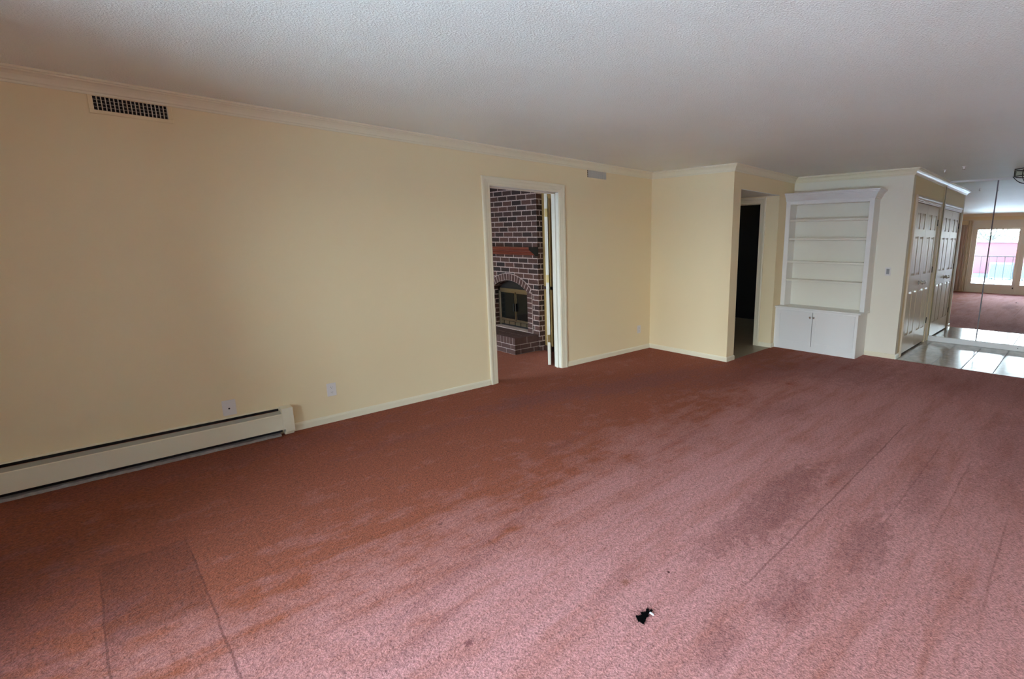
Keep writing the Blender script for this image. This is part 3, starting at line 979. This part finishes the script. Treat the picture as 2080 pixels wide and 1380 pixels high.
def closet_leaf(x0, x1, hinge_left):
    z0, z1 = 0.022, CZ - 0.006
    yf, yb = Y4 + 0.004, Y4 + 0.036
    w = x1 - x0
    st = w * 0.155
    mid = w * 0.125
    pw = (w - 2 * st - mid) / 2
    cols = [(x0 + st, x0 + st + pw), (x1 - st - pw, x1 - st)]
    rows = [(0.255, 0.872), (1.088, 1.612), (1.712, 1.922)]
    mb = MB()
    mb.box(x0, yf + 0.011, z0, x1, yb, z1)                         # field behind the panels
    mb.box(x0, yf, z0, x0 + st, yf + 0.011, z1)
    mb.box(x1 - st, yf, z0, x1, yf + 0.011, z1)
    mb.box(cols[0][1], yf, z0, cols[1][0], yf + 0.011, z1)
    zs = [z0] + [v for r_ in rows for v in r_] + [z1]
    for c0, c1 in cols:
        for k in range(0, len(zs), 2):
            mb.box(c0, yf, zs[k], c1, yf + 0.011, zs[k + 1])
    leaf = mb.build('leaf', M['closet'], cl)
    for c0, c1 in cols:
        for r0, r1 in rows:
            p = MB()
            i1, i2 = 0.006, 0.030
            f0 = [(c0 + i1, yf + 0.011, r0 + i1), (c1 - i1, yf + 0.011, r0 + i1), (c1 - i1, yf + 0.011, r1 - i1), (c0 + i1, yf + 0.011, r1 - i1)]
            f1 = [(c0 + i2, yf + 0.003, r0 + i2), (c1 - i2, yf + 0.003, r0 + i2), (c1 - i2, yf + 0.003, r1 - i2), (c0 + i2, yf + 0.003, r1 - i2)]
            p.sweep([[Vector(q) for q in f0], [Vector(q) for q in f1]])
            p.build('raised_panel', M['closet'], leaf)
    kx = x1 - 0.07 if hinge_left else x0 + 0.07
    k = MB()
    k.lathe((kx, yf, 0.972), (0, -1, 0), [(0, 0.030), (0.004, 0.030), (0.008, 0.016), (0.028, 0.012), (0.034, 0.022), (0.046, 0.028), (0.056, 0.024), (0.062, 0.010), (0.0625, 0.001)], 20)
    k.build('knob', M['chrome'], leaf, smooth=True)
    hx = x0 - 0.002 if hinge_left else x1 + 0.002
    for z in (0.345, 1.130, 1.825):
        MB().cyl((hx, yf - 0.003, z - 0.045), (hx, yf - 0.003, z + 0.045), 0.007).build('hinge', M['darkmetal'], leaf)


closet_leaf(CX0 + 0.008, CS - 0.002, True)
closet_leaf(CS + 0.002, CX1 - 0.008, False)

# ------------------------------------------------------------------ mirrored wall
mz0, mz1 = 0.082, 2.412
edges = [1.668, 1.033, 0.398, -0.237, -0.872, -1.507, -2.142, -2.777]
names = ['left wall mirror panel beside the closet doors, reflecting the closet', 'wall mirror panel reflecting the red building and balcony doors',
         'third wall mirror panel from the closet', 'fourth wall mirror panel from the closet', 'fifth wall mirror panel from the closet',
         'sixth wall mirror panel from the closet', 'seventh wall mirror panel from the closet']
for i in range(len(edges) - 1):
    y1, y0 = edges[i] - 0.002, edges[i + 1] + 0.002
    r = empty('wall_mirror_panel', (X5, (y0 + y1) / 2, mz0), names[i], 'mirror', 'tall mirror panels on the end wall')
    MB().box(X5 - 0.008, y0, mz0, X5 - 0.002, y1, mz1).build('glass', M['mirror'], r)
    MB().box(X5 - 0.010, y0 - 0.002, mz0, X5 - 0.0025, y0 + 0.013, mz1).build('edge_strip', M['mirroredge'], r)
    if i == 0:
        MB().box(X5 - 0.016, y1 - 0.003, mz0, X5 - 0.001, y1 + 0.012, mz1 - 0.05).build('brass_edge', M['brasspale'], r, bevel=0.002)
mb = MB()
mb.box(X5 - 0.030, YR, 0.0, X5, Y4 - 0.022, 0.080)
mb.build('sill', M['white']) if False else None
struct('trim_9', mb, M['white'], 'low white sill under the mirror panels', 'sill', bevel=0.004)
struct('trim_10', MB().box(X5 - 0.018, YR, 2.414, X5, Y4 - 0.02, H), M['white'], 'thin white strip above the mirror panels', 'trim')
tag(MB().lathe((X5 - 0.030, 0.527, 0.042), (-1, 0, 0), [(0, 0.006), (0.002, 0.006), (0.003, 0.003)], 12).build('sill_screw', M['darkmetal']),
    'tiny dark screw head in the white sill below the mirror', 'screw')

# ------------------------------------------------------------------ ceiling light in the entry
LX, LY, LR = 8.0, 0.615, 0.165
lt = empty('ceiling_light', (LX, LY, H), 'glass and dark metal lantern ceiling light in front of the mirror', 'ceiling light')
MB().lathe((LX, LY, H), (0, 0, -1), [(0, 0.10), (0.008, 0.10), (0.009, 0.03)], 24).build('canopy', M['darkmetal'], lt, smooth=False)


def oct_pt(k, r_, z):
    a = 2 * math.pi * (k + 0.5) / 8
    return Vector((LX + r_ * math.cos(a), LY + r_ * math.sin(a), z))


for z, nm in ((H - 0.016, 'upper_ring'), (H - 0.100, 'lower_ring')):
    mb = MB()
    mb.sweep([[oct_pt(k, LR - 0.007, z - 0.006), oct_pt(k, LR + 0.005, z - 0.006), oct_pt(k, LR + 0.005, z + 0.006), oct_pt(k, LR - 0.007, z + 0.006)] for k in range(8)], closed=True)
    mb.build(nm, M['darkmetal'], lt, bevel=0.0015)
MB().prism([oct_pt(k, LR, H - 0.010) for k in range(8)], (0, 0, 0.004)).build('top_plate', M['white'], lt)
for k in range(8):
    a, b = oct_pt(k, LR - 0.002, 0), oct_pt(k + 1, LR - 0.002, 0)
    nrm = Vector(((a.x + b.x) / 2 - LX, (a.y + b.y) / 2 - LY, 0)).normalized() * 0.0015
    MB().obox(((a.x + b.x) / 2, (a.y + b.y) / 2, H - 0.058), (b - a) * 0.47, nrm, (0, 0, 0.038)).build('glass_pane', M['lampglass'], lt)
    p = MB()
    q = oct_pt(k, LR, 0)
    p.cyl((q.x, q.y, H - 0.102), (q.x, q.y, H - 0.014), 0.005, n=8)
    post = p.build('post', M['darkmetal'], lt)
    MB().sphere((oct_pt(k, LR + 0.003, 0).x, oct_pt(k, LR + 0.003, 0).y, H - 0.026), 0.008, 8).build('bead', M['chrome'], post, smooth=True)
    pts = []
    for t in range(9):
        u = t / 8
        rr = LR * (1 - u) ** 0.8 + 0.012
        zz = H - 0.102 - 0.085 * u - 0.02 * math.sin(math.pi * u)
        v = oct_pt(k, rr, zz)
        pts.append(v)
    MB().tube(pts, 0.0042, 8).build('arm', M['darkmetal'], lt, smooth=True)
MB().lathe((LX, LY, H - 0.180), (0, 0, -1), [(0, 0.004), (0.006, 0.018), (0.014, 0.020), (0.022, 0.012), (0.030, 0.014), (0.040, 0.004)], 16).build('finial', M['brass'], lt, smooth=True)
for k in range(3):
    a = 2 * math.pi * k / 3
    cx, cy = LX + 0.05 * math.cos(a), LY + 0.05 * math.sin(a)
    MB().cyl((cx, cy, H - 0.02), (cx, cy, H - 0.05), 0.012, n=12).build('lamp_holder', M['brasspale'], lt)
    MB().lathe((cx, cy, H - 0.05), (0, 0, -1), [(0, 0.008), (0.012, 0.016), (0.028, 0.018), (0.042, 0.010), (0.048, 0.001)], 14).build('bulb', M['white'], lt, smooth=True)

# two small sprinkler heads hang from the ceiling; the mirror shows them
for (sx, sy, lab) in ((7.55, 1.447, 'small white ceiling sprinkler head nearer the closet, seen in the mirror'),
                      (7.37, 1.215, 'small white ceiling sprinkler head at the mirror joint, seen in the mirror')):
    s = empty('sprinkler_head', (sx, sy, H), lab, 'sprinkler', 'ceiling sprinkler heads')
    MB().lathe((sx, sy, H), (0, 0, -1), [(0, 0.022), (0.004, 0.022), (0.006, 0.008), (0.030, 0.007)], 14).build('base', M['white'], s)
    MB().lathe((sx, sy, H - 0.030), (0, 0, -1), [(0, 0.007), (0.004, 0.014), (0.008, 0.014), (0.009, 0.003)], 14).build('deflector', M['chrome'], s)

# ------------------------------------------------------------------ glazed balcony doors (seen in the mirror) and the den window


def glazed_doors(name, y_open0, y_open1, panels, label):
    r = empty(name, (XW - 0.06, (y_open0 + y_open1) / 2, 0), label, 'glazed doors', None, 'structure')
    x0, x1 = XW - 0.10, XW - 0.02
    mb = MB()
    mb.box(x0, y_open0, 0.0, x1, y_open0 + 0.035, WZ)
    mb.box(x0, y_open1 - 0.035, 0.0, x1, y_open1, WZ)
    mb.box(x0, y_open0 + 0.035, WZ - 0.035, x1, y_open1 - 0.035, WZ)
    mb.box(x0, y_open0 + 0.035, 0.0, x1, y_open1 - 0.035, 0.045)
    mb.build('frame', M['winframe'], r)
    for i, (g0, g1, gz0, gz1, s) in enumerate(panels):
        xa, xb = (XW - 0.085, XW - 0.055) if i % 2 else (XW - 0.055, XW - 0.025)
        p = MB()
        p.box(xa, g0 - s, 0.046, xb, g0, WZ - 0.036)
        p.box(xa, g1, 0.046, xb, g1 + s, WZ - 0.036)
        p.box(xa, g0, 0.046, xb, g1, gz0)
        p.box(xa, g0, gz1, xb, g1, WZ - 0.036)
        po = p.build('door_panel', M['winframe'], r)
        MB().box((xa + xb) / 2 - 0.003, g0 - 0.004, gz0 - 0.004, (xa + xb) / 2 + 0.003, g1 + 0.004, gz1 + 0.004).build('pane', M['glass'], po)
        hb = MB()
        hb.box(xb, g0 - s * 0.7, 0.165, xb + 0.014, g0 - s * 0.3, 0.215)
        hb.build('latch', M['darkmetal'], po, bevel=0.003)
    return r


pan = [(1.524, 2.577, 0.285, 1.968, 0.070), (0.276, 1.329, 0.285, 1.968, 0.128), (-0.972, 0.081, 0.285, 1.968, 0.128), (-2.220, -1.167, 0.285, 1.968, 0.070)]
glazed_doors('window_1', WY0, WY1, pan, 'wide cream framed glazed balcony doors reflected in the mirror')
glazed_doors('window_2', NY0, NY1, [(6.55, 7.62, 0.285, 1.968, 0.045), (5.38, 6.45, 0.285, 1.968, 0.045)], 'glazed doors that light the fireplace room')
mb = MB()
mb.box(XW, WY0 - 0.075, 0.0, XW + 0.02, WY0 + 0.005, WZ - 0.005)
mb.box(XW, WY1 - 0.005, 0.0, XW + 0.02, WY1 + 0.075, WZ - 0.005)
mb.box(XW, WY0 - 0.075, WZ - 0.005, XW + 0.02, WY1 + 0.075, 2.25)
struct('trim_11', mb, M['winframe'], 'flat cream casing around the glazed balcony doors', 'window casing', bevel=0.003)


def curtain(name, y0, y1, z0, z1, x, amp, waves, m, label, seed):
    rr = random.Random(seed)
    n = waves * 10
    front, back = [], []
    for i in range(n + 1):
        u = i / n
        a = math.sin(2 * math.pi * waves * u) * amp * (0.75 + 0.25 * math.sin(7 * u + seed))
        front.append((x + a + 0.004, y0 + (y1 - y0) * u))
        back.append((x + a - 0.004, y0 + (y1 - y0) * u))
    poly = front + back[::-1]
    rings = []
    for k in range(13):
        z = z0 + (z1 - z0) * k / 12
        s = 1.0 - 0.35 * (k / 12)
        rings.append([Vector((x + (px - x) * s, py + 0.012 * math.sin(3 * z + seed) * (1 - k / 12), z)) for px, py in poly])
    mb = MB().sweep(rings, caps=False)
    return tag(mb.build(name, m, smooth=True), label, 'curtain', 'curtains beside the balcony doors')


curtain('curtain', 2.70, 2.83, 0.035, 2.235, XW + 0.085, 0.026, 3, M['sheer'], 'pale cream curtain edge next to the balcony doors in the mirror', 1)
curtain('curtain', 2.84, 3.50, 0.035, 2.11, XW + 0.085, 0.036, 8, M['drape'], 'darker mauve curtain left of the cream curtain in the mirror', 2)
rod = empty('curtain_rod', (XW, 3.1, 2.25), 'thin curtain rod above the mauve curtain', 'curtain rod')
MB().cyl((XW + 0.085, 2.66, 2.262), (XW + 0.085, 3.55, 2.262), 0.012).build('rod', M['winframe'], rod)
for yy in (2.70, 3.50):
    MB().box(XW, yy - 0.012, 2.252, XW + 0.075, yy + 0.012, 2.272).build('bracket', M['winframe'], rod)

# ------------------------------------------------------------------ outside: balcony, railing, red building
struct('balcony', MB().box(-3.0, -6, -0.20, XW - 0.12, 10, -0.03), M['concrete'], 'pale concrete balcony outside the glazed doors', 'balcony')
# unseen wall added to keep sky light off the left of the room
struct('wall_sky_block', MB().box(-3.0, WY0 - 0.6, -0.2, XW - 0.12, WY0 - 0.4, 2.7), M['redwall'], 'added red wall out of view, blocking sky light from the left side', 'wall')
struct('ground_outside', MB().box(-90, -60, -0.6, -3.0, 60, -0.13), M['concrete'], 'pale paved ground beyond the balcony railing', 'ground')
rl = empty('balcony_railing', (-2.75, 1, -0.03), 'thin dark metal balcony railing with upright bars outside the balcony doors', 'railing')
MB().box(-2.78, -5.9, 1.105, -2.72, 9.9, 1.135).build('top_rail', M['railing'], rl)
MB().box(-2.765, -5.9, 0.06, -2.735, 9.9, 0.08).build('bottom_rail', M['railing'], rl)
yy = -5.86
while yy < 9.9:
    MB().box(-2.757, yy - 0.008, 0.08, -2.743, yy + 0.008, 1.105).build('bar', M['railing'], rl)
    yy += 0.216
k = 0
for yy in (-5.7, -1.4, 2.9, 7.2):
    MB().box(-2.77, yy - 0.02, -0.03, -2.73, yy + 0.02, 1.105).build('post', M['railing'], rl)
bd = empty('red_building', (-12.4, 2, -0.13), 'long low faded red building across from the balcony', 'building')
MB().box(-18, -25, -0.13, -12.4, 25, 1.60).build('wall', M['redwall'], bd)
MB().box(-18.1, -25.1, 1.60, -12.3, 25.1, 1.68).build('coping', M['coping'], bd)
MB().box(-12.4, -25, -0.13, -12.3, 25, 0.08).build('plinth', M['unit'], bd)


def ac_unit(yc, x, label):
    r = empty('outdoor_unit', (x, yc, -0.13), label, 'air conditioner', 'teal outdoor units by the red building')
    w, d, h = 0.90, 0.5, 0.80
    mb = MB()
    mb.box(x - d, yc - w / 2, -0.08, x, yc + w / 2, -0.13 + h)
    mb.build('cabinet', M['unit'], r, bevel=0.02)
    for i in (0, 1):
        g = MB()
        y0 = yc - w / 2 + 0.06 + i * 0.41
        for kx in range(7):
            g.box(x, y0 + kx * 0.06, 0.0, x + 0.012, y0 + kx * 0.06 + 0.018, 0.60)
        for kz in range(7):
            g.box(x, y0, 0.0 + kz * 0.09, x + 0.014, y0 + 0.378, 0.0 + kz * 0.09 + 0.018)
        g.build('grille', M['unitdark'], r)
    for s in (-1, 1):
        MB().box(x - d, yc + s * 0.36 - 0.05, -0.13, x, yc + s * 0.36 + 0.05, -0.08).build('foot', M['unitdark'], r)
    return r


ac_unit(2.81, -11.2, 'teal boxy outdoor unit in front of the red building, in the mirror')
ac_unit(1.65, -11.2, 'second teal outdoor unit, at the right edge of the mirror')


def tree(x, y, h, seed, label):
    rr = random.Random(seed)
    r = empty('bare_tree', (x, y, -0.13), label, 'tree', 'pale trees behind the red building')
    t = MB()
    t.tube([(x, y, -0.13), (x + 0.1, y + 0.05, h * 0.3), (x, y, h * 0.75)], 0.12, 8)
    for _ in range(9):
        a = rr.uniform(0, 6.28)
        z = rr.uniform(0.3, 0.7) * h
        l = rr.uniform(0.8, 1.6)
        t.tube([(x, y, z), (x + l * 0.5 * math.cos(a), y + l * 0.5 * math.sin(a), z + l * 0.4), (x + l * math.cos(a), y + l * math.sin(a), z + l)], 0.035, 6)
    t.build('trunk', M['bark'], r)
    c = MB()
    for _ in range(420):
        a = rr.uniform(0, 6.28)
        rad = 1.5 * math.sqrt(rr.random())
        z = h * rr.uniform(0.45, 1.0)
        p = Vector((x + rad * math.cos(a), y + rad * math.sin(a), z))
        u = Vector((rr.uniform(-1, 1), rr.uniform(-1, 1), rr.uniform(-1, 1))).normalized()
        v = u.orthogonal().normalized()
        s = rr.uniform(0.05, 0.13)
        c.add([p - u * s, p + v * s * 0.5, p + u * s, p - v * s * 0.5], [(0, 1, 2, 3)])
    c.build('foliage', M['leaf'], r)


for i, (ty, th) in enumerate([(-3.2, 2.9), (0.6, 2.6), (4.4, 2.8), (8.2, 3.1), (12.0, 2.7)]):
    tree(-21 - (i % 2), ty, th, 11 + i, ['pale tree behind the red building, far right one', 'pale tree behind the red building, right of centre', 'pale tree behind the red building, middle one',
                                          'pale tree behind the red building, left of centre', 'pale tree behind the red building, far left one'][i])

# ------------------------------------------------------------------ brick fireplace in the den
FX, FY0, FY1, CHX = 4.23, 5.50, 6.90, 4.60
AC, AH, AS, AT = 6.20, 0.45, 0.805, 0.953      # opening centre, half width, spring and apex height
rise = AT - AS
AR = (AH * AH + rise * rise) / (2 * rise)
azc = AT - AR
fp = empty('fireplace', (FX + 0.15, (FY0 + FY1) / 2, 0), 'brick fireplace with an arched opening, seen through the doorway', 'fireplace')


def arc(n, r_):
    th = math.asin(AH / AR)
    return [(AC - r_ * math.sin(-th + 2 * th * i / n), azc + r_ * math.cos(-th + 2 * th * i / n)) for i in range(n + 1)]


mb = MB()
mb.box(FX, FY0, 0, CHX, AC - AH, H)
mb.box(FX, AC + AH, 0, CHX, FY1, H)
A = arc(24, AR)           # from high y to low y
for i in range(24):
    (ya, za), (yb, zb) = A[i], A[i + 1]
    mb.prism([(FX, ya, za), (FX, yb, zb), (FX, yb, H), (FX, ya, H)], (CHX - FX, 0, 0))
mb.build('chimney_breast', M['brick'], fp, origin=(0, 0, 0))
# arch of header bricks and the piers under it
ring = MB()
mort = MB()
th = math.asin(AH / AR)
nb = 17
for i in range(nb):
    a0 = -th - 0.05 + (2 * th + 0.10) * (i + 0.14) / nb
    a1 = -th - 0.05 + (2 * th + 0.10) * (i + 0.86) / nb
    q = [(AC + rr_ * math.sin(a), azc + rr_ * math.cos(a)) for rr_, a in ((AR + 0.004, a0), (AR + 0.004, a1), (AR + 0.092, a1), (AR + 0.092, a0))]
    ring.prism([(FX - 0.016, y_, z_) for y_, z_ in q], (0.03, 0, 0))
for s in (-1, 1):
    for j in range(8):
        z = 0.237 + j * 0.0715
        ya = AC + s * (AH + 0.003)
        yb = AC + s * (AH + 0.100)
        ring.box(FX - 0.016, ya, z, FX + 0.01, yb, z + 0.060)
    mort.box(FX - 0.010, AC + s * AH, 0.23, FX + 0.005, AC + s * (AH + 0.108), 0.81)
for i in range(24):
    a0 = -th - 0.06 + (2 * th + 0.12) * i / 24
    a1 = -th - 0.06 + (2 * th + 0.12) * (i + 1) / 24
    q = [(AC + rr_ * math.sin(a), azc + rr_ * math.cos(a)) for rr_, a in ((AR, a0), (AR, a1), (AR + 0.100, a1), (AR + 0.100, a0))]
    mort.prism([(FX - 0.010, y_, z_) for y_, z_ in q], (0.015, 0, 0))
ring.build('arch_bricks', M['brickA'], fp, bevel=0.002)
mort.build('arch_mortar', M['mortar'], fp)
# raised hearth
hb = MB()
mt = MB()
HXF, HYF, HYE = 3.832, 5.527, 6.90
mt.box(HXF + 0.005, HYF + 0.005, 0, FX, HYE, 0.226)
mt.box(FX - 0.01, AC - AH, 0.15, 4.358, AC + AH, 0.238)
rows = ((0.003, 0.062, 0.0), (0.070, 0.128, 0.11))
for z0, z1, sh in rows:
    y = HYF - sh
    while y < HYE:
        a, b = max(y, HYF), min(y + 0.212, HYE)
        if b - a > 0.02:
            hb.box(HXF, a, z0, HXF + 0.09, b, z1)
        y += 0.222
    x = HXF + 0.098 - sh * 0.5
    while x < FX:
        a, b = max(x, HXF + 0.094), min(x + 0.212, FX)
        if b - a > 0.02:
            hb.box(a, HYF, z0, b, HYF + 0.09, z1)
        x += 0.222
y = HYF
while y < HYE - 0.02:
    hb.box(HXF, y, 0.136, HXF + 0.196, min(y + 0.060, HYE), 0.230)
    hb.box(HXF + 0.204, y, 0.136, FX - 0.002, min(y + 0.060, HYE), 0.230)
    y += 0.0695
hb.build('hearth', M['brickA'], fp, bevel=0.003)
mt.build('hearth_mortar', M['mortar'], fp)
# firebox insert
ix = 4.345
MB().box(ix + 0.012, AC - AH, 0.226, CHX - 0.002, AC + AH, AT - 0.002).build('firebox', M['firebox'], fp)
mb = MB()
y0, y1, z0, z1 = AC - 0.435, AC + 0.435, 0.248, 0.815
for a in ((y0, z0, y0 + 0.045, z1), (y1 - 0.045, z0, y1, z1), (y0, z1 - 0.05, y1, z1), (y0, z0 + 0.075, y1, z0 + 0.09)):
    mb.box(ix - 0.012, a[0], a[1], ix + 0.012, a[2], a[3])
mb.build('brass_frame', M['brasspale'], fp, bevel=0.003)
for s in (-1, 1):
    a, b = (AC + 0.008, y1 - 0.048) if s > 0 else (y0 + 0.048, AC - 0.008)
    d = MB()
    d.box(ix - 0.004, a, z0 + 0.092, ix + 0.006, b, z1 - 0.052)
    dg = d.build('glass_door', M['smoked'], fp)
    e = MB()
    for q in ((a, z0 + 0.092, a + 0.014, z1 - 0.052), (b - 0.014, z0 + 0.092, b, z1 - 0.052), (a, z0 + 0.092, b, z0 + 0.106), (a, z1 - 0.066, b, z1 - 0.052)):
        e.box(ix - 0.009, q[0], q[1], ix - 0.003, q[2], q[3])
    e.build('door_trim', M['brasspale'], dg)
    ky = a + 0.02 if s > 0 else b - 0.02
    MB().box(ix - 0.034, ky - 0.008, 0.48, ix - 0.010, ky + 0.008, 0.60).build('handle', M['firebox'], dg, bevel=0.003)
mb = MB()
yy = y0 + 0.05
while yy < y1 - 0.1:
    mb.box(ix - 0.006, yy, z0 + 0.018, ix + 0.010, yy + 0.125, z0 + 0.068)
    yy += 0.142
mb.build('air_shutter', M['brasspale'], fp)
# mantel shelf
mb = MB()
mp = [(0, 1.325), (0.030, 1.325), (0.036, 1.345), (0.060, 1.352), (0.066, 1.368), (0.095, 1.380), (0.112, 1.392), (0.116, 1.402), (0.140, 1.406), (0.142, 1.434), (0, 1.434)]
mb.prism([(FX - o, 5.490, z) for o, z in mp], (0, 1.40, 0))
ms = mb.build('mantel_shelf', M['mantel'], fp, bevel=0.002)
MB().prism([(FX - o * 1.01, 5.482, z) for o, z in [(0, 1.318), (0.05, 1.318), (0.075, 1.345), (0.15, 1.40), (0.15, 1.437), (0, 1.437)]], (0, 0.010, 0)).build('mantel_end_shade', M['firebox'], ms)  # black cap painting the shade on the end of the mantel

# ------------------------------------------------------------------ burnt hole in the carpet with a bright scrap
hole = empty('carpet_hole', (1.375, 1.155, 0), 'small ragged black hole in the rose carpet with a bright scrap beside it', 'carpet hole')
rr = random.Random(5)
mb = MB()
core = [(1.354, 1.176), (1.346, 1.163), (1.337, 1.146), (1.342, 1.136), (1.343, 1.121), (1.353, 1.128), (1.360, 1.131), (1.376, 1.137), (1.388, 1.135),
        (1.399, 1.145), (1.418, 1.142), (1.423, 1.150), (1.412, 1.153), (1.423, 1.167), (1.406, 1.161), (1.391, 1.162), (1.383, 1.172), (1.376, 1.160), (1.366, 1.164)]
poly = []
for i in range(len(core)):
    (ua, va), (ub, vb) = core[i], core[(i + 1) % len(core)]
    poly.append((ua, va))
    poly.append(((ua + ub) / 2 + rr.uniform(-0.003, 0.003), (va + vb) / 2 + rr.uniform(-0.003, 0.003)))
mb.prism([(x, y, -0.002) for x, y in poly], (0, 0, 0.0045))
for _ in range(110):
    i = rr.randrange(len(poly))
    x, y = poly[i]
    cx, cy = 1.376, 1.150
    d = Vector((x - cx, y - cy, 0)).normalized()
    l = rr.uniform(0.004, 0.013)
    t = Vector((-d.y, d.x, 0)) * 0.0016
    b0 = Vector((x, y, 0.001)) - d * 0.004
    mb.add([b0 - t, b0 + t, b0 + d * l + t * rr.uniform(-3, 3) + Vector((0, 0, rr.uniform(0.002, 0.006)))], [(0, 1, 2)])
mb.build('burnt_fibres', M['char'], hole)
mb = MB()
mb.obox((1.4035, 1.131, 0.006), (-0.001, -0.012, 0.001), (0.0035, 0.001, 0), (0, 0, 0.0022))
mb.build('bright_scrap', M['silver'], hole, bevel=0.001)

for o in bpy.data.objects:
    if '_o' in o:
        del o['_o']
